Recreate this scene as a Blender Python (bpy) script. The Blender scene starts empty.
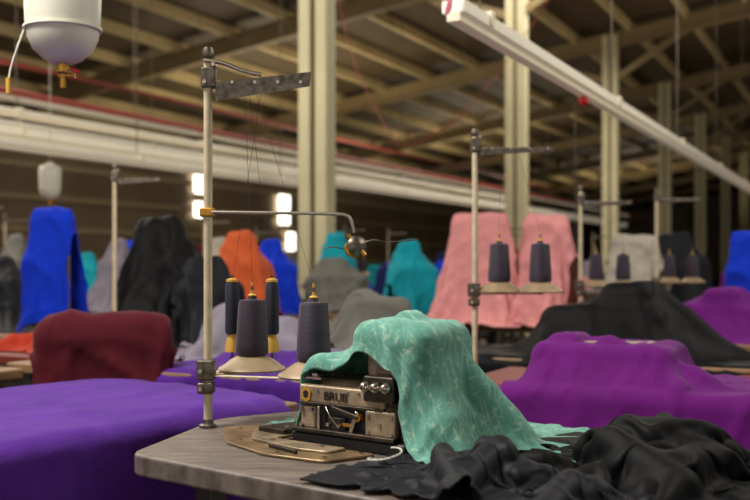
import bpy, math, random
import numpy as np
from mathutils import Vector, Matrix
random.seed(4); np.random.seed(4)
sc=bpy.context.scene
try:
    sc.view_settings.view_transform='Standard'
except Exception: pass

# ---------------------------------------------------------------- materials
def srgb(r,g,b):
    f=lambda c:(c/255/12.92) if c/255<=.04045 else ((c/255+.055)/1.055)**2.4
    return (f(r),f(g),f(b),1)
def mat(name,col,rough=.6,metal=0,nscale=0,namt=.25,bump=0,bscale=60,sheen=0,stretch=None,spec=None,emit=None,estr=0,trans=0):
    m=bpy.data.materials.new(name); m.use_nodes=True
    nt=m.node_tree; b=nt.nodes['Principled BSDF']
    c=srgb(*col)
    b.inputs['Base Color'].default_value=c; b.inputs['Roughness'].default_value=rough; b.inputs['Metallic'].default_value=metal
    if spec is not None: b.inputs['Specular IOR Level'].default_value=spec
    if sheen: b.inputs['Sheen Weight'].default_value=sheen
    if trans: b.inputs['Transmission Weight'].default_value=trans
    if emit: b.inputs['Emission Color'].default_value=srgb(*emit); b.inputs['Emission Strength'].default_value=estr
    tc=nt.nodes.new('ShaderNodeTexCoord'); mp=nt.nodes.new('ShaderNodeMapping'); nt.links.new(tc.outputs['Object'],mp.inputs[0])
    if stretch: mp.inputs['Scale'].default_value=stretch
    if nscale:
        n=nt.nodes.new('ShaderNodeTexNoise'); n.inputs['Scale'].default_value=nscale; n.inputs['Detail'].default_value=6
        nt.links.new(mp.outputs[0],n.inputs['Vector'])
        r=nt.nodes.new('ShaderNodeValToRGB'); r.color_ramp.elements[0].position=.3; r.color_ramp.elements[1].position=.7
        r.color_ramp.elements[0].color=(c[0]*(1-namt),c[1]*(1-namt),c[2]*(1-namt),1)
        r.color_ramp.elements[1].color=(min(1,c[0]*(1+namt)),min(1,c[1]*(1+namt)),min(1,c[2]*(1+namt)),1)
        nt.links.new(n.outputs['Fac'],r.inputs[0]); nt.links.new(r.outputs[0],b.inputs['Base Color'])
    if bump:
        n=nt.nodes.new('ShaderNodeTexNoise'); n.inputs['Scale'].default_value=bscale; n.inputs['Detail'].default_value=4
        nt.links.new(mp.outputs[0],n.inputs['Vector'])
        bp=nt.nodes.new('ShaderNodeBump'); bp.inputs['Strength'].default_value=bump; bp.inputs['Distance'].default_value=.01
        nt.links.new(n.outputs['Fac'],bp.inputs['Height']); nt.links.new(bp.outputs[0],b.inputs['Normal'])
    return m
def fabric(name,col,bump=.4,sheen=.06,rough=.85,spec=.15):
    return mat(name,col,rough,nscale=9,namt=.12,bump=bump,bscale=16,sheen=sheen,spec=spec)

M={}
M['steel']=mat('stand_steel',(165,155,140),.38,.75,nscale=30,namt=.2)
M['cream']=mat('cream_enamel',(196,180,150),.45,.1,nscale=40,namt=.15)
M['bracket']=mat('worn_steel',(105,95,85),.4,.85,nscale=60,namt=.5)
M['brass']=mat('brass',(190,140,60),.35,.9,nscale=50,namt=.3)
M['plate']=mat('spool_plate',(150,128,98),.5,.1,nscale=25,namt=.15)
M['black']=mat('black_plastic',(20,19,21),.45)
M['castm']=mat('machine_cast_metal',(150,132,108),.42,.45,nscale=22,namt=.45,bump=.1,bscale=80)
M['castd']=mat('machine_dark_metal',(58,50,44),.42,.7,nscale=30,namt=.5)
M['chrome']=mat('polished_metal',(190,178,160),.25,.95)
M['bronze']=mat('cloth_plate_metal',(138,114,84),.38,.5,nscale=18,namt=.4)
M['gold']=mat('label_gold',(210,160,60),.4,.6)
M['spindle']=mat('spindle_tip',(205,160,70),.45,.3)
M['white']=mat('white_plastic',(212,208,192),.35,nscale=8,namt=.04)
M['thread_line']=mat('thread',(60,52,60),.9)
M['pinkcord']=mat('pink_cord',(190,90,110),.7)
M['red']=mat('red_plastic',(200,25,20),.4)
M['redpipe']=mat('red_pipe',(150,62,52),.5)
M['batten']=mat('batten_enamel',(238,231,212),.4,nscale=3,namt=.05,emit=(255,244,220),estr=.10)  # faint glow added to the enamel to brighten the battens
M['battend']=mat('batten_diffuser',(215,203,176),.5,emit=(255,240,210),estr=.12)  # same faint glow added to the tray and clips
M['legs']=mat('table_leg_paint',(80,74,68),.5,.4)
M['chairw']=mat('chair_wood',(110,75,45),.6,nscale=8,namt=.3)

def thread_mat(name,col):
    m=bpy.data.materials.new(name); m.use_nodes=True; nt=m.node_tree; b=nt.nodes['Principled BSDF']
    b.inputs['Roughness'].default_value=.6; b.inputs['Sheen Weight'].default_value=.1; b.inputs['Specular IOR Level'].default_value=.3
    tc=nt.nodes.new('ShaderNodeTexCoord'); w=nt.nodes.new('ShaderNodeTexWave'); w.bands_direction='Z'
    w.inputs['Scale'].default_value=110; w.inputs['Distortion'].default_value=1.2; w.inputs['Detail'].default_value=1
    nt.links.new(tc.outputs['Object'],w.inputs['Vector'])
    r=nt.nodes.new('ShaderNodeValToRGB'); c=srgb(*col)
    r.color_ramp.elements[0].color=(c[0]*.6,c[1]*.6,c[2]*.6,1); r.color_ramp.elements[1].color=(c[0]*1.3,c[1]*1.3,c[2]*1.3,1)
    nt.links.new(w.outputs['Fac'],r.inputs[0]); nt.links.new(r.outputs[0],b.inputs['Base Color'])
    bp=nt.nodes.new('ShaderNodeBump'); bp.inputs['Strength'].default_value=.5; bp.inputs['Distance'].default_value=.001
    nt.links.new(w.outputs['Fac'],bp.inputs['Height']); nt.links.new(bp.outputs[0],b.inputs['Normal'])
    return m
M['cone']=thread_mat('plum_thread',(50,40,54)); M['navy']=thread_mat('navy_thread',(22,22,40))

def teal_mat():
    m=bpy.data.materials.new('teal_patterned_fabric'); m.use_nodes=True; nt=m.node_tree; b=nt.nodes['Principled BSDF']
    b.inputs['Roughness'].default_value=.75; b.inputs['Sheen Weight'].default_value=.15; b.inputs['Specular IOR Level'].default_value=.25
    uv=nt.nodes.new('ShaderNodeUVMap')
    def noise(scale,rot,det):
        mp=nt.nodes.new('ShaderNodeMapping'); mp.inputs['Scale'].default_value=scale; mp.inputs['Rotation'].default_value=(0,0,rot)
        nt.links.new(uv.outputs[0],mp.inputs[0])
        n=nt.nodes.new('ShaderNodeTexNoise'); n.inputs['Scale'].default_value=1; n.inputs['Detail'].default_value=det; n.inputs['Roughness'].default_value=.7
        nt.links.new(mp.outputs[0],n.inputs['Vector']); return n
    n=noise((24,70,1),.5,5); n2=noise((70,26,1),.35,4)
    mx=nt.nodes.new('ShaderNodeMath'); mx.operation='MAXIMUM'
    nt.links.new(n.outputs['Fac'],mx.inputs[0]); nt.links.new(n2.outputs['Fac'],mx.inputs[1])
    r=nt.nodes.new('ShaderNodeValToRGB'); e=r.color_ramp.elements
    e[0].position=.48; e[0].color=srgb(84,140,126); e[1].position=.68; e[1].color=srgb(160,184,160)
    x=e.new(.57); x.color=srgb(102,156,140)
    nt.links.new(mx.outputs[0],r.inputs[0]); nt.links.new(r.outputs[0],b.inputs['Base Color'])
    bp=nt.nodes.new('ShaderNodeBump'); bp.inputs['Strength'].default_value=.3; bp.inputs['Distance'].default_value=.003
    nt.links.new(mx.outputs[0],bp.inputs['Height']); nt.links.new(bp.outputs[0],b.inputs['Normal'])
    return m
F={'teal':teal_mat(),
 'violet':fabric('violet_fabric',(76,31,126),.5), 'purple':fabric('purple_fabric',(96,18,106),.5),
 'black':fabric('black_fabric',(9,9,11),.35,.0,.62,.14), 'ink':fabric('ink_knit_fabric',(14,15,22),.5,.02,.6,.2),
 'pink':fabric('pink_fabric',(208,138,138)), 'blue':fabric('blue_fabric',(12,50,190)),
 'orange':fabric('orange_fabric',(190,85,45)), 'cyan':fabric('cyan_fabric',(15,140,155)),
 'maroon':fabric('maroon_fabric',(74,13,26)), 'grey':fabric('grey_fabric',(100,98,92)),
 'lilac':fabric('lilac_grey_fabric',(125,117,130)), 'red':fabric('red_fabric',(165,50,30)),
 'tan':fabric('tan_fabric',(175,118,84)),'navy':fabric('navy_fabric',(25,30,80)),'brick':fabric('brick_fabric',(125,46,34)),
 'paleg':fabric('pale_grey_fabric',(165,158,146))}

# ---------------------------------------------------------------- mesh helpers
def link(o,parent=None):
    sc.collection.objects.link(o)
    if parent is not None: o.parent=parent
    return o
def empty(name,loc=(0,0,0),rz=0):
    e=bpy.data.objects.new(name,None); e.empty_display_size=.1; e.location=loc; e.rotation_euler=(0,0,rz); return link(e)
def meshobj(name,v,f,m,parent=None,smooth=False):
    me=bpy.data.meshes.new(name); me.from_pydata([tuple(map(float,p)) for p in v],[],f); me.update()
    me.materials.append(m)
    if smooth: me.polygons.foreach_set('use_smooth',[True]*len(me.polygons))
    return link(bpy.data.objects.new(name,me),parent)
def box(name,c,s,m,parent=None,rot=(0,0,0),bev=.003):
    hx,hy,hz=[k/2 for k in s]
    v=[(x,y,z) for x in(-hx,hx) for y in(-hy,hy) for z in(-hz,hz)]
    f=[(0,1,3,2),(4,6,7,5),(0,4,5,1),(2,3,7,6),(0,2,6,4),(1,5,7,3)]
    o=meshobj(name,v,f,m,parent); o.location=c; o.rotation_euler=rot
    if bev:
        b=o.modifiers.new('bev','BEVEL'); b.width=min(bev,min(s)*.45); b.segments=3
        o.data.polygons.foreach_set('use_smooth',[True]*6)
        w=o.modifiers.new('wn','WEIGHTED_NORMAL'); w.keep_sharp=False
    return o
def lathe(name,prof,loc,m,parent=None,seg=36,rot=(0,0,0),sharp=True):
    v=[];f=[];n=len(prof)
    for i in range(seg):
        a=2*math.pi*i/seg
        for r,z in prof: v.append((r*math.cos(a),r*math.sin(a),z))
    for i in range(seg):
        j=(i+1)%seg
        for k in range(n-1): f.append((i*n+k,j*n+k,j*n+k+1,i*n+k+1))
    o=meshobj(name,v,f,m,parent,True); o.location=loc; o.rotation_euler=rot
    if sharp:
        try: o.data.set_sharp_from_angle(angle=math.radians(40))
        except Exception: pass
    return o
def cyl(name,a,b,r,m,parent=None,r2=None,seg=20):
    a=Vector(a);b=Vector(b);d=b-a;L=d.length
    r2=r if r2 is None else r2
    o=lathe(name,[(0,0),(r,0),(r2,L),(0,L)],a,m,parent,seg)
    o.rotation_euler=d.to_track_quat('Z','Y').to_euler(); return o
def tube(name,pts,r,m,parent=None,res=6,smooth=True):
    cu=bpy.data.curves.new(name,'CURVE'); cu.dimensions='3D'; cu.bevel_depth=r; cu.bevel_resolution=3; cu.use_fill_caps=True
    if smooth and len(pts)>2:
        s=cu.splines.new('NURBS'); s.points.add(len(pts)-1); s.order_u=3; s.use_endpoint_u=True
    else:
        s=cu.splines.new('POLY'); s.points.add(len(pts)-1)
    for p,q in zip(s.points,pts): p.co=(*q,1)
    s.resolution_u=res if hasattr(s,'resolution_u') else 6
    cu.materials.append(m); return link(bpy.data.objects.new(name,cu),parent)
def prism(name,poly,z0,z1,m,parent=None,bev=.006):
    n=len(poly); v=[(x,y,z0) for x,y in poly]+[(x,y,z1) for x,y in poly]
    f=[tuple(range(n))[::-1],tuple(range(n,2*n))]+[(i,(i+1)%n,(i+1)%n+n,i+n) for i in range(n)]
    o=meshobj(name,v,f,m,parent)
    if bev: b=o.modifiers.new('bev','BEVEL'); b.width=bev; b.segments=3; b.limit_method='ANGLE'; b.angle_limit=.9
    return o

# ---------------------------------------------------------------- cloth simulation (position based)
def collide(P,cols,prev=None,mu=0.):
    X=P.reshape(-1,3); hit=np.zeros(len(X),bool)
    for c in cols:
        if c[0]=='box':
            _,cx,cy,cz,hx,hy,hz,rz,r=c
            ca,sa=math.cos(rz),math.sin(rz)
            R=np.array([[ca,-sa,0],[sa,ca,0],[0,0,1]])
            L=(X-np.array([cx,cy,cz]))@R
            q=np.abs(L)-np.array([hx,hy,hz]); s=np.where(L>=0,1.,-1.)
            qo=np.maximum(q,0); dn=np.linalg.norm(qo,axis=1)
            inside=(q.max(1)<=0)
            out=(~inside)&(dn<r)
            if out.any():
                nn=qo[out]/dn[out][:,None]*s[out]; L[out]+=nn*(r-dn[out])[:,None]
            if inside.any():
                ax=q[inside].argmax(1); idx=np.where(inside)[0]
                L[idx,ax]=s[idx,ax]*(np.array([hx,hy,hz])[ax]+r)
            h=out|inside
            if h.any(): X[h]=(L@R.T+np.array([cx,cy,cz]))[h]; hit|=h
        elif c[0]=='cap':
            _,a,b,r=c; a=np.array(a,float); b=np.array(b,float); d=b-a
            t=np.clip(((X-a)@d)/max(d@d,1e-9),0,1); C=a+t[:,None]*d; w=X-C; n=np.linalg.norm(w,axis=1)+1e-9
            h=n<r
            if h.any(): X[h]=C[h]+w[h]/n[h][:,None]*r; hit|=h
        elif c[0]=='ell':
            _,ce,ra=c; ce=np.array(ce,float); ra=np.array(ra,float)
            w=(X-ce)/ra; n=np.linalg.norm(w,axis=1)+1e-9; h=n<1
            if h.any(): X[h]=ce+(w[h]/n[h][:,None])*ra; hit|=h
    if prev is not None and hit.any():
        Q=prev.reshape(-1,3)
        d=X[hit]-Q[hit]; d[:,2]=0
        l=np.linalg.norm(d,axis=1,keepdims=True)
        k=np.where(l<.009*mu,1.0,np.clip(mu*1.1,0,.95))
        X[hit]-=d*k
    P[:]=X.reshape(P.shape)
def con(A,B,L,k):
    d=B-A; n=np.sqrt((d*d).sum(-1,keepdims=True))+1e-9
    c=d*((n-L)/n*.5*k); A+=c; B-=c
def sim(nx,ny,w,h,cols,z0,rot=0,off=(0,0),steps=130,iters=10,comp=(1,1),seed=0,mu=.5,noise=.004,bend=.15,slope=(0,0),wav=0,fr=(14,45),bend4=.12,smooth=1,pin=None):
    rs=np.random.RandomState(seed)
    lx=w/(nx-1); ly=h/(ny-1)
    gx,gy=np.meshgrid(np.linspace(-w/2,w/2,nx),np.linspace(-h/2,h/2,ny),indexing='ij')
    gx=gx*comp[0]; gy=gy*comp[1]
    ca,sa=math.cos(rot),math.sin(rot)
    P=np.stack([gx*ca-gy*sa+off[0],gx*sa+gy*ca+off[1],z0+gx*slope[0]+gy*slope[1]],-1)
    if wav:
        for k in range(9):
            a=rs.uniform(0,6.28); f=rs.uniform(*fr)
            P[...,2]+=wav*rs.uniform(.4,1)*fr[0]/f*2*np.sin((gx*math.cos(a)+gy*math.sin(a))*f+rs.uniform(0,6.28))
    P+=rs.normal(0,noise,P.shape)*np.array([.3,.3,1])
    pm=None
    if pin:   # (x half extent, y centre, y half extent, z)
        pm=(np.abs(P[...,0])<pin[0])&(np.abs(P[...,1]-pin[1])<pin[2]); P[...,2][pm]=pin[3]+.004*np.sin(P[...,0][pm]*40); PP=P[pm].copy()
    prev=P.copy(); ld=math.hypot(lx,ly); g=9.8/3600
    for st in range(steps):
        v=(P-prev)*.97; sp=np.linalg.norm(v,axis=-1,keepdims=True)+1e-9; v*=np.minimum(1,.018/sp)
        prev=P.copy(); P=P+v; P[...,2]-=g
        collide(P,cols,prev,mu)
        for it in range(iters):
            for s in (0,1):
                n=min(len(P[s:nx-1:2]),len(P[s+1:nx:2])); con(P[s:nx-1:2][:n],P[s+1:nx:2][:n],lx,1)
                m_=min(P[:,s:ny-1:2].shape[1],P[:,s+1:ny:2].shape[1]); con(P[:,s:ny-1:2][:,:m_],P[:,s+1:ny:2][:,:m_],ly,1)
            if it%2==0:
                for s in (0,1):
                    A=P[s:nx-1:2]; B=P[s+1:nx:2]; n=min(len(A),len(B))
                    con(A[:n,:-1],B[:n,1:],ld,.4); con(A[:n,1:],B[:n,:-1],ld,.4)
                for q,kk in ((2,bend),(4,bend4)):
                    if kk and (q==2 or it%4==0):
                        for s in range(2*q):
                            A=P[s::2*q];B=P[s+q::2*q]; n=min(len(A),len(B)); con(A[:n],B[:n],q*lx,kk)
                            A=P[:,s::2*q];B=P[:,s+q::2*q]; n=min(A.shape[1],B.shape[1]); con(A[:,:n],B[:,:n],q*ly,kk)
            if pm is not None: P[pm]=PP
            if it%3==0: collide(P,cols,prev,mu)
        collide(P,cols,prev,mu)
        if pm is not None: P[pm]=PP
    for k in range(smooth):
        Q=P.copy()
        Q[1:-1,1:-1]=P[1:-1,1:-1]*.4+.15*(P[2:,1:-1]+P[:-2,1:-1]+P[1:-1,2:]+P[1:-1,:-2]); P=Q
    collide(P,cols)
    return P
def ruckle(P,amp,seed,n=10,fr=(6,16)):
    rs=np.random.RandomState(seed); nx,ny=P.shape[:2]
    du=np.gradient(P,axis=0); dv=np.gradient(P,axis=1); N=np.cross(du,dv); N/=np.linalg.norm(N,axis=-1,keepdims=True)+1e-9
    if N[...,2].mean()<0: N=-N
    x=np.cumsum(np.linalg.norm(du,axis=-1),axis=0); y=np.cumsum(np.linalg.norm(dv,axis=-1),axis=1); d=np.zeros((nx,ny))
    for k in range(n):
        a=rs.uniform(0,3.14); f=rs.uniform(*fr); u=x*math.cos(a)+y*math.sin(a); v=-x*math.sin(a)+y*math.cos(a)
        ph=u*f+.9*np.sin(v*f*.35+rs.uniform(0,6))+rs.uniform(0,6)
        env=np.clip(np.sin(v*f*.22+rs.uniform(0,6))*np.sin(u*f*.17+rs.uniform(0,6)),0,1)
        d+=env*(1-np.abs(np.sin(ph)))**3
    return P+N*(d*amp)[...,None]
def clothmesh(name,P,thick=.003,sub=1,uvs=1.0):
    nx,ny=P.shape[:2]
    me=bpy.data.meshes.new(name)
    f=[(i*ny+j,(i+1)*ny+j,(i+1)*ny+j+1,i*ny+j+1) for i in range(nx-1) for j in range(ny-1)]
    me.from_pydata([tuple(map(float,p)) for p in P.reshape(-1,3)],[],f); me.update()
    uv=me.uv_layers.new(name='UVMap')
    li=np.zeros(len(me.loops),int); me.loops.foreach_get('vertex_index',li)
    u=np.stack([(li//ny)/(nx-1),(li%ny)/(ny-1)],-1).astype(np.float32); uv.data.foreach_set('uv',u.ravel())
    me.polygons.foreach_set('use_smooth',[True]*len(me.polygons))
    return me
def cloth(name,P_or_me,m,loc=(0,0,0),rz=0,thick=.003,sub=1,scale=(1,1,1)):
    me=P_or_me if isinstance(P_or_me,bpy.types.Mesh) else clothmesh(name,P_or_me)
    if not me.materials: me.materials.append(m)
    elif me.materials[0]!=m:
        me=me.copy(); me.materials[0]=m
    o=link(bpy.data.objects.new(name,me)); o.location=loc; o.rotation_euler=(0,0,rz); o.scale=scale
    if sub: s=o.modifiers.new('sub','SUBSURF'); s.levels=sub; s.render_levels=sub
    s=o.modifiers.new('sol','SOLIDIFY'); s.thickness=thick; s.offset=1
    return o

# ---------------------------------------------------------------- hall
U=(.896,-.444); V=(.444,.896); O=(-.58,10.0); RH=math.atan2(-.444,.896)
def W(s,t,z): return (O[0]+s*U[0]+t*V[0], O[1]+s*U[1]+t*V[1], z)
m_floor=mat('concrete_floor',(84,75,66),.6,nscale=1.5,namt=.3,bump=.1)
m_roof=mat('roof_sheet',(84,68,44),.7,nscale=.6,namt=.25)
m_purl=mat('purlin_paint',(202,180,132),.6,nscale=1,namt=.15)
m_raft=mat('rafter_shaded',(134,114,78),.6,nscale=1,namt=.15)  # rafter shade put into the colour, darker than the purlins
m_col=mat('column_paint',(200,190,152),.55,nscale=1.2,namt=.12)
m_colw=mat('column_web_shaded',(110,98,74),.6)  # dark web colour stands in for shade in the gap
m_wall=mat('wall_sheet',(146,128,102),.75,nscale=.5,namt=.25)
m_win=mat('daylight_window',(240,245,235),.4,emit=(255,250,235),estr=3.5)
m_girt=mat('girt_paint',(190,172,138),.6)
S0,S1,T0,T1=-11.5,20,-16,60
def slab(name,pts,thick,m):
    n=len(pts); v=[p for p in pts]+[(p[0],p[1],p[2]+thick) for p in pts]
    f=[tuple(range(n))[::-1],tuple(range(n,2*n))]+[(i,(i+1)%n,(i+1)%n+n,i+n) for i in range(n)]
    return meshobj(name,v,f,m)
slab('floor',[W(S0,T0,-.1),W(S1,T0,-.1),W(S1,T1,-.1),W(S0,T1,-.1)],.1,m_floor)
roofp=[(S0,4.3),(0,6.0),(9,7.3),(S1,5.7)]
def roofz(s):
    for (a,za),(b,zb) in zip(roofp,roofp[1:]):
        if a<=s<=b: return za+(zb-za)*(s-a)/(b-a)
vv=[];ff=[]
for s,z in roofp:
    vv+= [W(s,T0,z+.22),W(s,T1,z+.22)]
for i in range(3): ff.append((2*i,2*i+1,2*i+3,2*i+2))
meshobj('ceiling',vv,ff,m_roof)
def beamset(name,items,m,parent=None):
    v=[];f=[]
    for a,b,w,h in items:
        a=Vector(a);b=Vector(b);d=(b-a).normalized(); side=d.cross(Vector((0,0,1))).normalized()*w/2; up=side.cross(d).normalized()*h/2
        k=len(v)
        for p in (a,b): v+=[p-side-up,p+side-up,p+side+up,p-side+up]
        f+=[(k,k+1,k+2,k+3),(k+4,k+7,k+6,k+5)]+[(k+i,k+4+i,k+4+(i+1)%4,k+(i+1)%4) for i in range(4)]
    return meshobj(name,v,f,m,parent)
items=[]
s=S0+.4
while s<S1:
    z=roofz(s); items.append((W(s,T0,z+.1),W(s,T1,z+.1),.08,.2)); s+=1.15
beamset('roof_purlins',items,m_purl)
for i,k in enumerate(range(-3,9)):
    t=6.3*k
    it=[]
    for (a,za),(b,zb) in zip(roofp,roofp[1:]):
        A=W(a,t,za-.12);B=W(b,t,zb-.12)
        it.append((A,B,.04,.3))
        for dz in(-.15,.15): it.append((A[:2]+(A[2]+dz,),B[:2]+(B[2]+dz,),.18,.025))
    it.append((W(0,t,5.0),W(1.6,t,6.0),.1,.12)); it.append((W(0,t,5.0),W(-1.6,t,5.55),.1,.12))
    beamset('roof_rafter',it,m_raft)
    def column(s,H):
        e=empty('steel_column',W(s,t,0),RH)
        for sx in(-.095,.095): box('channel',(sx,0,H/2),(.13,.2,H),m_col,e,bev=.01)
        box('web',(0,0,H/2),(.08,.08,H),m_colw,e,bev=0)
        box('base_plate',(0,0,.015),(.5,.4,.03),m_col,e,bev=0)
    if k>=0: column(0,6)
    if k>=1: column(9,7.3)
slab('wall_left',[W(S0-.2,T0,0),W(S0,T0,0),W(S0,T1,0),W(S0-.2,T1,0)],4.5,m_wall)
slab('wall_far',[W(S0,T1,0),W(S1,T1,0),W(S1,T1+.2,0),W(S0,T1+.2,0)],7.5,m_wall)
slab('wall_right',[W(S1,T0+26,0),W(S1+.2,T0+26,0),W(S1+.2,T1,0),W(S1,T1,0)],6,m_wall)
it=[]
for z in (1.2,1.9,2.6,3.3,4.0): it.append((W(S0+.06,T0,z),W(S0+.06,T1,z),.1,.12))
beamset('wall_girts',it,m_girt)
def wwin(n,t,z0,z1,w):
    a=W(S0+.13,t-w/2,0);b=W(S0+.13,t+w/2,0)
    o=empty('window_%d'%n)
    meshobj('pane',[(a[0],a[1],z0),(b[0],b[1],z0),(b[0],b[1],z1),(a[0],a[1],z1)],[(0,1,2,3)],m_win,o)
    beamset('window_frame',[((a[0],a[1],z0),(b[0],b[1],z0),.08,.08),((a[0],a[1],z1),(b[0],b[1],z1),.08,.08)],m_girt,o)
wwin(1,13.6,3.0,3.85,.65); wwin(2,13.6,2.35,2.85,.65); wwin(3,17.9,2.3,3.3,.65); wwin(4,18.3,1.5,2.15,.5)

def batten(name,x,y,z,L,w=.09,h=.06,step=2.4):
    e=empty(name,(x,y,z),math.atan2(V[1],V[0]))
    box('channel',(L/2,0,0),(L,w,h*.6),M['batten'],e,bev=.004)
    box('tray',(L/2,0,-h*.45),(L,w*.6,h*.5),M['battend'],e,bev=.003)
    k=.3
    while k<L:
        cyl('hanger',(k,0,0),(k,0,3.4),.004,M['bracket'],e,seg=6)
        box('clip',(k,0,.01),(.04,w+.02,h*.7),M['battend'],e,bev=0); k+=step
    return e
batten('lighting_trunking',.31,3.95,2.19,22,.10,.085)
batten('lighting_trunking',-2.95,7.6,2.20,22,.14,.11)
batten('lighting_trunking',-2.95,7.6,2.36,12,.10,.06)
batten('lighting_trunking',-4.1,9.6,2.9,30,.14,.09)
batten('lighting_trunking',-5.3,9.0,2.75,30,.12,.09)
batten('lighting_trunking',-3.3,6.4,2.08,5.5,.12,.08)
tube('red_air_pipe',[(-2.95-V[0]*2,7.5-V[1]*2,2.50),(-2.95+V[0]*25,7.5+V[1]*25,2.50)],.028,M['redpipe'],smooth=False)
tube('red_air_pipe',[(-5-V[0]*2,11-V[1]*2,3.6),(-5+V[0]*25,11+V[1]*25,3.6)],.03,M['redpipe'],smooth=False)
tube('hanging_red_cable',[(-.5,9.7,4.6),(-.3,9.2,3.2),(.1,8.6,2.3),(.25,8.4,2.1),(.9,8.5,2.5),(1.6,9,3.6)],.004,M['redpipe'])
tube('pink_pull_cord',[(.30,3.9,2.4),(.31,3.88,2.26),(.29,3.88,2.2),(.27,3.87,2.13),(.30,3.86,2.17),(.285,3.87,2.24)],.006,M['pinkcord'])
e=empty('red_pendant_switch',(1.2,5.75,2.12))
cyl('cord',(0,0,.02),(0,0,.1),.004,M['black'],e); lathe('knob',[(0,-.045),(.014,-.04),(.026,-.02),(.026,0),(.014,.02),(.006,.03),(0,.03)],(0,0,0),M['red'],e)
cyl('pull_chain',(-.05,0,-.02),(-.05,0,-1.1),.002,M['bracket'],e)

# ---------------------------------------------------------------- cone stand
def spool_cone(e,x,y,z,kind=0,plate=True):
    if plate:
        lathe('spool_plate',[(0,.002),(.036,.001),(.05,-.006),(.074,-.023),(.082,-.027),(.085,-.031),(.082,-.035),(.05,-.014),(.02,-.006),(0,-.006)],(x,y,z),M['plate'],e,48)
        cyl('plate_hub',(x,y,z-.042),(x,y,z),.012,M['bracket'],e,seg=16)
    cyl('spindle',(x,y,z-.04),(x,y,z+.175 if kind==0 else z+.2),.0035,M['bracket'],e,seg=10)
    if kind==0:
        lathe('thread_cone',[(.012,.003),(.037,.003),(.0405,.009),(.0405,.03),(.034,.132),(.031,.140),(.012,.142),(.010,.15),(.006,.15)],(x,y,z),M['cone'],e,48)
        cyl('spindle_tip',(x,y,z+.15),(x,y,z+.185),.004,M['spindle'],e,r2=.0028,seg=10)
        lathe('tip_cap',[(0,-.004),(.009,-.003),(.011,0),(.006,.004),(0,.004)],(x,y,z+.152),M['spindle'],e,16)
    else:
        lathe('cone_base',[(0,0),(.019,0),(.019,.01),(.013,.04),(.011,.05),(0,.05)],(x,y,z),M['spindle'],e)
        lathe('thread_cone',[(0,.045),(.017,.047),(.019,.055),(.018,.165),(.016,.18),(.006,.183)],(x,y,z),M['navy'],e,32)
        lathe('tip_cap',[(0,0),(.016,.0),(.016,.006),(.005,.01),(0,.01)],(x,y,z+.183),M['spindle'],e,16)
def arm(e,a,b,w=.016,h=.004,m=None):
    a=Vector(a);b=Vector(b);d=b-a
    return box('arm',(a+b)/2,(d.length,w,h),m or M['cream'],e,rot=(0,0,math.atan2(d.y,d.x)),bev=.0015)
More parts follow.
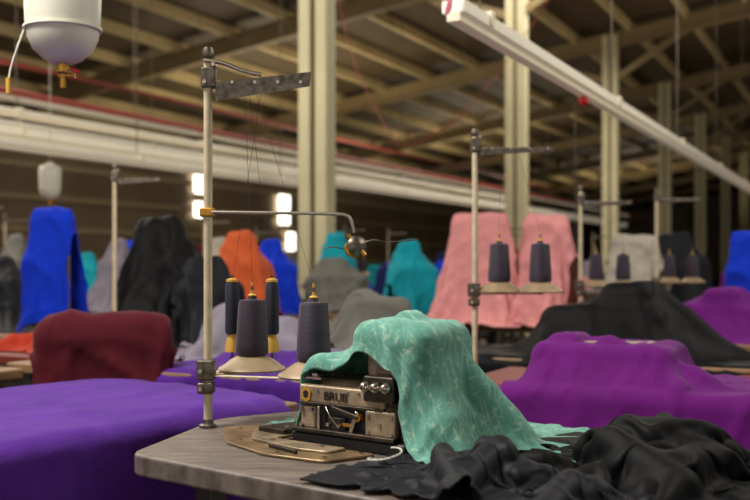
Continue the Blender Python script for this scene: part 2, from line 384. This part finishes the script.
def stand(loc,H,cones,pz,topx=.25,rz=0,mid=None,topz=None,low=0,tops=1):
    e=empty('cone_thread_stand',loc,rz)
    cyl('pole',(0,0,low),(0,0,H),.0105,M['cream'],e,seg=24)
    lathe('foot_flange',[(0,0),(.022,0),(.022,.006),(.014,.010),(.012,.02),(0,.02)],(0,0,0),M['bracket'],e)
    tz=topz or H-.06
    box('top_bracket',(.002,0,tz+.02),(.036,.03,.05),M['bracket'],e,bev=.005)
    lathe('top_cap',[(0,.02),(.011,.018),(.014,.008),(.014,-.006),(.011,-.01)],(0,0,H),M['bracket'],e)
    k_=tops
    v=[(.02,-.012,tz-.034*k_),(topx,-.012,tz-.002),(topx+.004,-.012,tz+.030*k_),(.02,-.012,tz+.008),
       (.02,.012,tz-.030*k_),(topx,.012,tz+.002),(topx+.004,.012,tz+.034*k_),(.02,.012,tz+.012)]
    meshobj('thread_guide_bar',v,[(0,1,2,3),(4,7,6,5),(0,4,5,1),(3,2,6,7),(0,3,7,4),(1,5,6,2)],M['bracket'],e)
    if mid: tube('guide_wire',[(-.008,-.01,tz+.06),(.03,-.01,tz+.06),(.09,-.01,tz+.032),(.13,-.01,tz+.026)],.0055,M['chrome'],e)
    for k in range(4):
        cyl('guide_eye',(.06+k*(topx-.08)/3,-.016,tz+.008),(.06+k*(topx-.08)/3,.016,tz+.008),.004,M['chrome'],e,seg=10)
    for q in (-.012,.03): cyl('bracket_screw',(q*.5,-.022,tz+.02+q),(q*.5,.02,tz+.02+q),.005,M['chrome'],e,seg=8)
    if mid:
        mz,mx=mid
        box('mid_clamp',(-.002,0,mz),(.034,.03,.022),M['brass'],e,bev=.004)
        tube('tension_rod',[(.01,-.012,mz),(mx*.5,-.012,mz-.002),(mx-.05,-.012,mz-.004),(mx-.01,-.012,mz-.006),(mx,-.012,mz-.03),(mx+.004,-.012,mz-.05)],.0042,M['steel'],e)
        c0=(mx+.012,-.014,mz-.08)
        lathe('tension_disc',[(0,-.012),(.010,-.012),(.024,-.004),(.026,0),(.024,.004),(.010,.012),(0,.014)],c0,M['bracket'],e,28,rot=(1.2,.5,.3))
        lathe('tension_disc_b',[(0,-.034),(.012,-.034),(.022,-.028),(.022,-.024),(.012,-.018),(0,-.018)],c0,M['brass'],e,28,rot=(1.2,.5,.3))
        lathe('tension_knob',[(0,-.05),(.010,-.05),(.012,-.044),(.011,-.032),(0,-.032)],c0,M['brass'],e,18,rot=(1.2,.5,.3))
        cyl('tension_bolt',(mx-.012,-.014,mz-.055),(mx+.03,-.02,mz-.105),.006,M['brass'],e,seg=10)
        tube('check_spring',[(mx+.01,-.014,mz-.085),(mx+.04,-.02,mz-.062),(mx+.09,-.02,mz-.075),(mx+.155,-.02,mz-.066)],.0016,M['bracket'],e)
        tube('check_spring_b',[(mx-.02,-.014,mz-.09),(mx-.05,-.02,mz-.078),(mx-.07,-.02,mz-.09)],.0016,M['bracket'],e)
    if cones:
        box('plate_clamp',(-.004,0,pz-.026),(.044,.036,.05),M['bracket'],e,bev=.006)
        box('plate_clamp_lower',(-.004,-.004,pz-.069),(.04,.034,.028),M['bracket'],e,bev=.006)
        for z in (pz-.069,pz-.026): cyl('clamp_screw',(-.014,-.034,z),(-.014,.03,z),.0055,M['chrome'],e,seg=8)
    for (x,y,k) in cones:
        arm(e,(0,0,pz-.040),(x,y,pz-.040)); spool_cone(e,x,y,pz,k,plate=(k==0))
        t=random.uniform(.3,.9)*topx
        cyl('thread',(x,y,pz+.18),(t,0,tz+.01),.0005,M['thread_line'],e,seg=4)
    return e
TZ=.78
stand((-.404,2.42,TZ),.90,[(.26,-.07,0),(.097,.08,0),(.030,.20,1),(.135,.19,1)],.165,.245,mid=(.52,.35),topz=.825,tops=1.1)
stand((.36,3.6,TZ),.86,[(.09,.02,0),(.235,.0,0)],.325,.28,topz=.80,tops=.5)

# ---------------------------------------------------------------- tables
m_board=mat('worn_table_laminate',(102,91,83),.5,nscale=14,namt=.45,bump=.15,bscale=50,stretch=(.6,3,1))
m_boardt=mat('tan_table_laminate',(136,105,74),.5,nscale=6,namt=.15)
m_boardr=mat('brick_red_table',(108,40,29),.55,nscale=6,namt=.15)
def legs(e,xs,ys,z):
    for x in xs:
        for y in ys: box('leg',(x,y,z/2),(.05,.03,z),M['legs'],e,bev=0)
        box('cross_rail',(x,(ys[0]+ys[1])/2,.15),(.04,abs(ys[1]-ys[0]),.04),M['legs'],e,bev=0)
    box('stretcher',(sum(xs)/2,ys[1],.3),(abs(xs[1]-xs[0]),.03,.05),M['legs'],e,bev=0)
    box('treadle',(sum(xs)/2,(ys[0]+ys[1])/2,.1),(.4,.25,.02),M['legs'],e,rot=(.15,0,0),bev=0)
def table(x,y,rz,L=1.15,D=.56,m=None,z=TZ):
    e=empty('sewing_table',(x,y,0),rz)
    box('board',(0,0,z-.02),(L,D,.04),m or m_boardt,e,bev=.008)
    legs(e,(-L/2+.15,L/2-.15),(-D/2+.08,D/2-.08),z-.04); return e
e=empty('sewing_table',(0,0,0))
def rc(poly,r,n=5):
    out=[]
    N=len(poly)
    for i in range(N):
        p=Vector(poly[i]);a=(Vector(poly[i-1])-p).normalized();b=(Vector(poly[(i+1)%N])-p).normalized()
        for k in range(n+1):
            t=k/n; out.append(tuple(p+a*r*(1-t)**2+b*r*t**2))
    return out
BP=rc([(-.515,2.09),(.20,1.53),(.95,1.02),(1.40,1.62),(-.10,2.76),(-.405,2.56)],.045)
prism('board',BP,TZ-.045,TZ,m_board,e)
RT=math.radians(-37)
for (x,y) in [(-.36,2.2),(.25,1.75),(.85,1.3),(1.1,1.6),(-.15,2.55)]:
    box('leg',(x,y,(TZ-.045)/2),(.05,.05,TZ-.045),M['legs'],e,rot=(0,0,RT),bev=.003)

# ---------------------------------------------------------------- overlock machine
def machine(loc,rz,full=True,head=True):
    e=empty('overlock_sewing_machine',loc,rz)
    B=lambda n,c,s,m,bev=.004,rot=(0,0,0): box(n,c,s,M[m],e,rot=rot,bev=bev)
    B('oil_pan',(0,.0,.014),(.31,.19,.026),'black',.006)
    B('bed',(0,.015,.055),(.29,.16,.06),'castm',.01)
    B('body_housing',(.01,.03,.105),(.27,.14,.07),'castm',.014)
    if head:
        B('head_arm',(.08,.02,.19),(.11,.17,.09),'castm',.022)
        lathe('handwheel',[(0,-.012),(.03,-.012),(.05,-.01),(.056,0),(.05,.01),(.03,.012),(0,.012)],(.165,.03,.12),M['black'],e,32,rot=(0,math.pi/2,0))
    if full:
        B('looper_cavity',(-.005,-.072,.062),(.26,.01,.055),'black',.002)  # black slab stands in for shade in the open cavity
        B('looper_cover_left',(-.112,-.082,.060),(.042,.014,.05),'castm',.005)
        B('looper_cover_mid',(-.035,-.080,.050),(.05,.012,.030),'castd',.004)
        B('looper_cover_right',(.088,-.084,.062),(.080,.018,.056),'castm',.006)
        B('front_ledge',(-.01,-.088,.033),(.28,.026,.010),'castd',.003)
        B('name_rail',(-.02,-.078,.111),(.235,.022,.040),'castm',.006)
        B('name_rail_lip',(-.02,-.086,.091),(.235,.012,.006),'castd',.002)
        B('tension_panel',(.085,-.082,.135),(.08,.028,.055),'castd',.006)
        for k in range(3):
            x=.06+k*.026
            cyl('tension_post',(x,-.09,.14),(x,-.125,.14),.003,M['chrome'],e,seg=10)
            lathe('tension_dial',[(0,0),(.011,0),(.012,.004),(.010,.012),(.006,.016),(0,.016)],(x,-.10,.14),M['chrome'],e,20,rot=(math.pi/2,0,0))
        B('needle_plate',(-.115,-.045,.143),(.05,.05,.006),'chrome',.001)
        B('presser_foot',(-.10,-.055,.152),(.016,.05,.008),'chrome',.002)
        B('presser_bar',(-.10,-.030,.165),(.012,.012,.03),'chrome',.002)
        for x,z in [(-.126,.078),(-.126,.044),(-.098,.078),(.058,.08),(.058,.045),(.118,.08),(.118,.045),(.088,.062),(-.05,.050),(-.02,.050)]:
            cyl('screw',(x,-.080,z),(x,-.0965,z),.0045,M['chrome'],e,seg=12)
        for x in (-.083,.0,.03): cyl('rail_screw',(x,-.085,.122),(x,-.092,.122),.0035,M['chrome'],e,seg=12)
        B('latch',(-.075,-.092,.062),(.008,.012,.05),'chrome',.002)
        B('looper_arm',(.018,-.088,.060),(.010,.010,.05),'chrome',.002,(0,.35,0))
        B('looper_arm_b',(.002,-.086,.052),(.034,.008,.008),'brass',.002)
        B('lever',(.0,-.098,.080),(.075,.008,.009),'castd',.002,(0,.22,0))
        cyl('stitch_knob',(.034,-.084,.072),(.034,-.100,.072),.008,M['brass'],e,seg=16)
        tube('thread_guide_loop',[(-.06,-.09,.088),(-.045,-.10,.075),(-.03,-.10,.06),(-.02,-.098,.05)],.0012,M['chrome'],e)
        v=[(0,0,.016),(.014,0,.006),(.011,0,-.012),(0,0,-.018),(-.011,0,-.012),(-.014,0,.006)]
        o=meshobj('badge',v,[(0,1,2,3,4,5)],M['gold'],e); o.location=(-.115,-.090,.111)
        s=o.modifiers.new('s','SOLIDIFY'); s.thickness=.002
        o=meshobj('badge_inner',[(p[0]*.55,p[1],p[2]*.55) for p in v],[(0,1,2,3,4,5)],M['black'],e); o.location=(-.115,-.0925,.111)
        tx=bpy.data.curves.new('lettering','FONT'); tx.body='BRUB'; tx.size=.027; tx.extrude=.0008; tx.materials.append(M['castd'])
        o=link(bpy.data.objects.new('lettering',tx),e); o.location=(-.065,-.0905,.101); o.rotation_euler=(math.pi/2,0,0)
        # cloth plates let into the table beside and in front of the bed
        prism('cloth_plate',rc([(-.40,-.07),(-.25,-.20),(-.09,-.25),(.06,-.235),(.10,-.115),(-.165,-.115),(-.165,.09),(-.33,.07)],.02),.001,.007,M['bronze'],e,.002)
        prism('cloth_plate_inner',rc([(-.30,-.06),(-.22,-.155),(-.06,-.19),(.02,-.18),(.03,-.125),(-.175,-.125),(-.175,.03),(-.25,.04)],.015),.007,.013,M['castm'],e,.002)
        prism('cloth_plate_slide',rc([(-.27,-.085),(-.18,-.09),(-.18,.02),(-.24,.03)],.012),.013,.024,M['castd'],e,.002)
        B('edge_guide',(-.21,.02,.030),(.07,.010,.012),'chrome',.002)
        B('plate_hinge',(-.08,-.205,.011),(.10,.008,.008),'castd',.002,(0,0,-.25))
        for x,y,z in[(-.35,-.06,.007),(-.31,.05,.007),(-.20,.07,.007),(-.24,-.17,.007),(-.08,-.225,.007),(.04,-.215,.007),(.07,-.135,.007),(-.16,-.15,.013),(-.02,-.15,.013),(-.25,-.06,.024),(-.20,-.06,.024)]:
            cyl('plate_screw',(x,y,z-.003),(x,y,z+.003),.006,M['chrome'],e,seg=12)
    return e
MX=(-.005,2.2,TZ)
machine(MX,RT)

# teal cloth (machine local frame)
tab=('box',0,0,-.1,3,3,.1,0,.004)
cols=[tab,('box',.01,.03,.06,.13,.065,.075,0,.016),('box',-.02,-.078,.10,.11,.006,.028,0,.012),('box',.09,-.08,.13,.03,.02,.02,0,.02),('box',-.105,-.04,.15,.02,.03,.025,0,.012),
 ('box',.095,.02,.14,.065,.07,.10,0,.032),('box',.17,.03,.10,.02,.055,.06,0,.012),('box',-.09,.16,.08,.02,.02,.06,0,.02),('cap',(.10,-.02,.265),(.16,.06,.285),.022),
 ('cap',(-.10,.04,.15),(.03,.03,.25),.02),
 ('cap',(.15,.05,.20),(.30,.12,.02),.035),('cap',(.15,-.02,.18),(.26,-.06,.02),.02)]
P=sim(104,78,1.0,.60,cols,.38,rot=math.radians(-13),off=(.105,.16),steps=130,iters=12,seed=8,mu=.5,wav=.014,fr=(9,24),comp=(.92,.92),bend=.12,bend4=.15)
P=ruckle(P,.009,5,12,(12,26))
cloth('teal_fabric_piece',P,F['teal'],MX,RT,thick=.0025)

# piles
def heap(name,loc,rz,w,h,m,cols,seed,comp=(.62,.62),n=80,z0=.16,wav=.02,steps=90,rot=0,bend=.15,bend4=.3,thick=.004,ridges=0,rr_=(.2,.15),rz0=.05,fr=(10,26),smooth=2):
    rs=np.random.RandomState(seed+100); cc=[tab]+list(cols)
    for k in range(ridges):
        x=rs.uniform(-1,1)*rr_[0]; y=rs.uniform(-1,1)*rr_[1]; a=rs.uniform(0,3.14); L=rs.uniform(.05,.13)
        z=rz0*(1-.6*math.hypot(x/rr_[0],y/rr_[1])/1.3)*rs.uniform(.6,1.3)
        cc.append(('cap',(x-L*math.cos(a),y-L*math.sin(a),z*rs.uniform(.2,1)),(x+L*math.cos(a),y+L*math.sin(a),z),rs.uniform(.015,.03)))
    P=sim(n,int(n*.85),w,h,cc,z0,rot=rot,steps=steps,iters=10,comp=comp,seed=seed,mu=.8,wav=wav,bend=bend,bend4=bend4,fr=fr,smooth=smooth)
    return cloth(name,P,m,loc,rz,thick=thick)
heap('black_garment_pile',(.56,1.84,TZ+.002),RT,1.0,.8,F['black'],[('ell',(-.05,.03,0),(.14,.11,.10))],11,(.66,.66),96,.14,.03,80,ridges=9,rr_=(.2,.16),rz0=.10)
heap('charcoal_knit_garment',(.235,1.76,TZ+.002),RT,.82,.48,F['ink'],[('ell',(-.05,.03,0),(.14,.05,.05))],12,(.70,.66),96,.09,.02,80,ridges=9,rr_=(.24,.10),rz0=.07)
tube('white_drawstring',[(.01,1.86,TZ+.03),(-.01,1.82,TZ+.045),(-.015,1.79,TZ+.045),(.02,1.77,TZ+.05),(.05,1.78,TZ+.06),(.045,1.81,TZ+.065),(.03,1.83,TZ+.06)],.0016,M['white'])

# purple covered table, left
TL=math.atan2(.81,.59)
e=table(-1.0,2.53,TL,1.5,.84,m_boardt,z=.775)
P=sim(96,72,2.35,1.66,[('box',0,0,.39,.75,.42,.39,0,.012),('box',0,0,-.1,5,5,.1,0,.01)],.86,steps=90,iters=12,seed=5,mu=.6,wav=.014,fr=(5,14),comp=(.96,.96),bend=.12)
P=ruckle(P,.008,7,14,(6,18))
cloth('violet_fabric_cover',P,F['violet'],(-1.0,2.53,0),TL)

# covered machines
def cover_sim(seed,w=1.1,h=.95,head=.22,table_half=(.6,.28),off=(0,0),rot=0,cols=None,z0=None,n=64,wav=.01,comp=.95,slope=(0,0),ru=.006):
    c=cols or [('box',0,.03,.07,.15,.09,.08,0,.015),('box',.06,.03,.12,.08,.10,head-.14,0,.03)]
    c=c+[('box',0,0,-.1,table_half[0],table_half[1],.1,0,.006),('box',0,0,-.88,9,9,.1,0,.004)]
    P=sim(n,int(n*.9),w,h,c,z0 or head+.06,off=off,rot=rot,steps=100,iters=10,seed=seed,mu=.7,wav=wav,fr=(8,22),comp=(comp,comp),bend=.12,slope=slope)
    return ruckle(P,ru,seed,10,(7,18))
rr=math.radians(-27)
x,y=.90,3.33
table(x,y,rr,m=m_boardr); machine((x-.14,y-.06,TZ),rr,False,head=False)
PU=cover_sim(21,.86,1.0,.19,off=(.05,-.18),rot=.04,cols=[('box',-.06,-.02,.06,.20,.12,.04,0,.03),('box',-.19,-.04,.09,.03,.06,.05,0,.02),('cap',(-.22,-.06,.145),(.12,.05,.115),.015),('cap',(-.05,-.1,.13),(.28,-.14,.02),.03),('cap',(.05,.0,.11),(.2,-.24,.01),.025)],n=76,wav=.016,comp=.90,ru=.009); me=clothmesh('cover_a',PU)
cloth('purple_fabric_cover',me,F['purple'],(x-.06,y-.03,TZ),rr)
x,y=1.02,4.25
table(x,y,rr,1.4,.6,m=m_boardt); machine((x-.05,y,TZ),rr,False)
PB=cover_sim(22,1.5,1.15,.32,table_half=(.7,.3),off=(.03,-.10),rot=-.1,cols=[('box',-.03,.02,.09,.22,.11,.08,0,.04),('box',.06,.03,.2,.07,.07,.07,0,.04),('cap',(-.25,0,.16),(.15,.03,.29),.03),('cap',(.15,.03,.28),(.45,0,.03),.04)],n=76,wav=.016,comp=.92,ru=.010); meb=clothmesh('cover_b',PB)
cloth('black_fabric_cover',meb,F['black'],(x,y,TZ),rr)
x,y=1.72,5.15
table(x,y,rr,m=m_boardt); machine((x-.14,y,TZ),rr,False,head=False)
cloth('purple_fabric_cover',meb,F['purple'],(x+.02,y,TZ),rr,scale=(.85,.85,.85))
stand((1.13,5.5,TZ),.80,[(.09,.02,0),(.235,.0,0)],.30,.28,topz=.72,tops=.5)
stand((1.83,6.5,TZ),.86,[(.09,.02,0),(.235,.0,0)],.30,.28,tops=.5)
stand((-1.25,4.8,TZ),.85,[],.22,.22,tops=.5)

# racks with hanging garments
rack_cache={}
def rack(x,y,rz,w,top,m,name,cw=None,ch=None,seed=0,tilt=0,flare=.05,key=None):
    z0=TZ; hgt=top-z0
    e=empty('garment_rail',(x,y,z0),rz)
    for sx in(-w/2+.02,w/2-.02): cyl('post',(sx,0,0),(sx,0,hgt-.04),.01,M['steel'],e,seg=10)
    for sx in(-w/2+.02,w/2-.02): box('foot',(sx,0,.008),(.03,.10,.016),M['steel'],e)
    cyl('rail',(-w/2+.02,0,hgt-.04),(w/2-.02,0,hgt-.04),.012,M['steel'],e,seg=10)
    if key:
        P,w0,h0=rack_cache[key]
        return cloth(name,P*np.array([w/w0,1,hgt/h0]),m,(x,y,z0),rz)
    c=[('box',0,0,hgt*.5-.03,w/2-.02,.015,hgt*.5-.03,0,.03),('box',.02,0,hgt*.28,w/2,.04,hgt*.28,.1,flare),('ell',(0,0,0),(w*.6+.06,.14,hgt*.35)),('box',0,0,-.1,.9,.5,.1,0,.004)]
    P=sim(60,72,cw,ch,c,hgt,steps=110,iters=12,seed=seed,mu=.8,wav=.006,fr=(10,26),comp=(.9,1),rot=tilt,pin=(w/2,0,.022,hgt))
    P=ruckle(P,.018,seed,12,(8,20))
    rack_cache[name]=(P,w,hgt)
    return cloth(name,P,m,(x,y,z0),rz)
table(.85,6.7,rr,1.5,.7)
rack(.69,6.55,rr,.36,1.50,F['pink'],'pink_garment',.80,1.5,31,.15)
rack(1.10,6.40,rr,.26,1.48,F['pink'],'pink_garment',.62,1.4,32,-.15)
table(-1.75,5.6,rr,1.2,.6)
rack(-1.77,5.5,-.2,.22,1.47,F['blue'],'blue_garment',.38,1.1,33)
table(-1.0,5.1,rr,1.2,.7)
rack(-1.08,5.05,-.3,.22,1.40,F['black'],'black_jacket',.66,1.4,34,.2,.09)
rack(-.84,4.9,.4,.16,1.20,F['ink'],'black_jacket',.5,1.0,35,.2,.08)
table(-.8,6.6,rr,1.2,.6)
rack(-.88,6.5,-.3,.16,1.38,F['orange'],'orange_garment',.8,1.3,36,.4,.1)
table(.35,7.2,rr,1.2,.6)
rack(.24,7.1,0,.12,1.32,F['cyan'],'cyan_garment',.55,1.1,37,.5,.1)
rack(-.80,7.7,.1,.12,1.34,F['blue'],'blue_garment',key='cyan_garment')
rack(1.95,7.5,rr,.30,1.38,F['paleg'],'pale_grey_garment',key='pink_garment')
rack(2.30,6.1,rr,.22,1.36,F['blue'],'blue_garment',key='blue_garment')
rack(2.35,7.9,rr,.24,1.40,F['ink'],'charcoal_garment',key='black_jacket')
rack(-2.35,6.2,rr,.2,1.22,F['ink'],'charcoal_garment',key='orange_garment')
rack(.95,8.3,rr,.24,1.36,F['black'],'black_jacket',key='black_jacket')
rack(-.35,8.3,rr,.20,1.20,F['grey'],'grey_garment',key='cyan_garment')
for p in [(-.80,7.8),(1.95,7.6),(2.35,8.0),(-2.35,6.3),(.95,8.4),(-.35,8.4)]: table(p[0],p[1],rr,1.0,.5)

# heaps on middle tables
table(-.15,4.75,rr,1.2,.6); table(-.9,4.0,rr,1.0,.55,m_boardt)
heap('grey_fabric_heap',(-.05,4.8,TZ),rr,.95,.75,F['grey'],[('ell',(0,0,0),(.15,.12,.27)),('box',.1,0,.1,.1,.03,.1,.3,.03)],41,(.75,.75),60,.4,.03,90)
heap('lilac_fabric_heap',(-.55,4.3,TZ),rr,1.1,.8,F['lilac'],[('ell',(-.1,0,0),(.14,.10,.22)),('ell',(.2,0,0),(.12,.1,.17))],42,(.72,.72),64,.28,.03,80,ridges=10,rr_=(.28,.15),rz0=.14)
table(-.32,3.7,rr,1.0,.55,m_boardt)
P=cover_sim(45,1.35,1.0,.12,table_half=(.5,.275),off=(0,-.06),cols=[('ell',(-.2,0,0),(.12,.1,.07)),('cap',(-.1,.05,.03),(.3,-.05,.05),.03),('cap',(.1,-.1,.02),(.2,.1,.04),.03)],n=64,wav=.014,comp=.9,ru=.010)
cloth('violet_fabric_cover',P,F['violet'],(-.32,3.7,TZ),rr)
def chair(x,y,rz):
    e=empty('wooden_chair',(x,y,0),rz)
    for a in(-.19,.19):
        box('front_leg',(a,-.18,.22),(.035,.035,.44),M['chairw'],e); box('back_leg',(a,.19,.47),(.035,.035,.94),M['chairw'],e)
    box('seat',(0,0,.45),(.44,.42,.03),M['chairw'],e,bev=.008)
    for z in(.7,.86): box('back_slat',(0,.19,z),(.38,.02,.08),M['chairw'],e)
    return e
chair(-1.02,3.85,.15+math.pi)
c=[('box',0,-.19,.47,.20,.02,.48,0,.035),('box',0,.0,.23,.22,.21,.235,0,.02),('box',0,0,-.1,9,9,.1,0,.01)]
P=sim(64,76,.60,1.4,c,.99,off=(0,-.19),steps=110,iters=12,seed=51,mu=.8,wav=.01,fr=(8,20),comp=(.94,1),pin=(.2,-.19,.025,.99))
P=ruckle(P,.018,51,12,(8,18))
cloth('maroon_fabric_cover',P,F['maroon'],(-1.02,3.85,0),.15)
table(-1.95,3.75,rr,1.1,.6,m_boardt)
table(-1.75,4.7,rr,1.1,.6,m_boardr)
heap('red_fabric_heap',(-1.5,4.65,TZ-.0),rr,.8,.6,F['red'],[('ell',(0,0,0),(.12,.1,.1))],43,(.7,.7),48,.2,.02,80,ridges=6,rr_=(.15,.1),rz0=.08)
table(1.50,3.80,rr,1.0,.6,m_boardr,z=.70)
heap('brick_fabric_heap',(1.45,3.7,.70),rr,1.1,.8,F['brick'],[],46,(.8,.8),56,.12,.02,70,ridges=5,rr_=(.3,.2),rz0=.06)

# further rows of stations
meshes=[me,meb]
PC=cover_sim(61,1.0,.9,.30,cols=[('box',0,0,.12,.12,.03,.12,.3,.05),('box',.1,.05,.05,.1,.08,.08,0,.03)],n=48); mec=clothmesh('cover_c',PC); meshes.append(mec)
P1,w1,h1=rack_cache['orange_garment']; med=clothmesh('cover_d',P1*np.array([1.6,1.4,.85])); meshes+=[med,med]
cn=['grey','blue','orange','black','paleg','tan','cyan','maroon','navy','red','black','lilac','purple','ink','pink','paleg','black','ink']
random.seed(9)
nm={'paleg':'pale_grey','ink':'charcoal'}
colpos=[W(s_,6.3*k,0) for k in range(9) for s_ in (0,9)]
for row,(bx,by,n0,n1) in enumerate([(-4.6,6.5,0,11),(-2.9,6.9,0,12),(-1.2,7.6,0,12),(.3,8.9,0,11),(2.4,7.0,1,12),(3.9,6.4,0,12),(-6.4,9.5,0,9),(5.4,7.2,0,10)]):
    for i in range(n0,n1):
        x=bx+.62*i+random.uniform(-.05,.05); y=by+1.25*i
        if min(math.hypot(x-c_[0],y-c_[1]) for c_ in colpos)<.85: continue
        table(x,y,rr,1.15,.56,random.choice([m_boardt,m_board,m_boardr]))
        for q in (-.26,.26):
            k=random.choice(cn)
            if random.random()<.93:
                mm=random.choice(meshes)
                cloth('%s_fabric_cover'%nm.get(k,k),mm,F[k],(x+q*.9+random.uniform(-.05,.05),y-q*.45+random.uniform(-.05,.05),TZ+.003),rr+random.uniform(-.3,.3),sub=0,scale=(.55,.62,random.uniform(.9,1.3)))
        if i<6 and random.random()<.5: stand((x-.0,y+.22,TZ),.84,[(.09,.02,0),(.235,.0,0)],.28,.25,tops=.5)
heap('tan_fabric_heap',(2.15,6.05,TZ),rr,.9,.7,F['tan'],[('ell',(0,0,0),(.2,.12,.12))],44,(.75,.75),48,.25,.02,80)
table(2.3,6.1,rr,1.2,.6)

# ---------------------------------------------------------------- iron water bottle
def bottle(loc,sc_=1):
    e=empty('iron_water_bottle',loc); e.scale=(sc_,)*3
    lathe('tank',[(0,0),(.03,.0),(.055,.012),(.085,.04),(.100,.075),(.106,.12),(.112,.30),(.10,.33),(.05,.35),(.03,.37),(0,.37)],(0,0,0),M['white'],e,48,sharp=False)
    for z in(.10,.2): lathe('band',[(.104,-.005),(.111,-.003),(.111,.003),(.104,.005)],(0,0,z),M['white'],e,48)
    cyl('neck',(0,0,-.025),(0,0,.005),.016,M['brass'],e); cyl('valve_body',(-.012,0,-.035),(.035,0,-.035),.009,M['brass'],e)
    cyl('outlet',(0,0,-.07),(0,0,-.03),.008,M['brass'],e,r2=.010); box('valve_lever',(.035,0,-.02),(.03,.008,.01),M['red'],e,rot=(0,.4,0))
    cyl('hanging_cord',(0,0,.36),(0,0,3.6),.004,M['white'],e,seg=8)
    return e
bottle((-.905,2.9,1.755))
bottle((-2.6,8,1.68),.8)
tube('yellow_tipped_hose',[(-1.01,2.95,2.1),(-1.00,2.9,1.9),(-1.03,2.88,1.8),(-1.055,2.88,1.72),(-1.055,2.88,1.69)],.003,M['white'])
cyl('hose_nozzle',(-1.055,2.88,1.71),(-1.055,2.88,1.665),.008,M['spindle'])

# ---------------------------------------------------------------- light
w=bpy.data.worlds.new('world'); sc.world=w; w.use_nodes=True
bg=w.node_tree.nodes['Background']; bg.inputs[0].default_value=(1,.95,.87,1); bg.inputs[1].default_value=.72
def area(name,loc,tgt,size,power,col=(1,.9,.75)):
    l=bpy.data.lights.new(name,'AREA'); l.size=size; l.energy=power; l.color=col
    o=link(bpy.data.objects.new(name,l)); o.location=loc
    o.rotation_euler=(Vector(tgt)-Vector(loc)).to_track_quat('-Z','Y').to_euler(); return o
area('added_key',(-1.8,2.0,3.8),(0,2.4,.9),1.2,190,(1,.96,.89))  # added key lamp hung below the closed roof, no skylight there
area('fill_right',(4.5,4,5.2),(1.5,5,.9),3,200,(1,.95,.85))  # added fill lamp over the right rows, no roof opening
area('fill_left',(-4,8,4.4),(-2,8,.8),4,240,(1,.93,.8))  # added fill lamp for the left rows, no roof opening
area('fill_far',(4,16,5.6),(4,16,0),6,480,(1,.92,.79))  # added fill lamp for the far rows, no roof opening
for i,(s,t) in enumerate([(-5.5,-2),(-5.5,9),(-5.5,20),(4.5,0),(4.5,12),(6,26),(-4,36)]):
    p=W(s,t,2.9); area('ceiling_fill',p,(p[0]+.01,p[1],9),4,140 if s<0 else 50,(1,.88,.64))  # added upward lamps to brighten the ceiling, unseen from the camera

cam=bpy.data.cameras.new('camera'); co=link(bpy.data.objects.new('camera',cam))
co.location=(0,0,1.18); co.rotation_euler=(math.pi/2,0,0)
cam.lens=48; cam.sensor_width=36; cam.shift_y=.016
cam.dof.use_dof=True; cam.dof.focus_distance=2.25; cam.dof.aperture_fstop=3.0
cam.clip_end=200
sc.camera=co
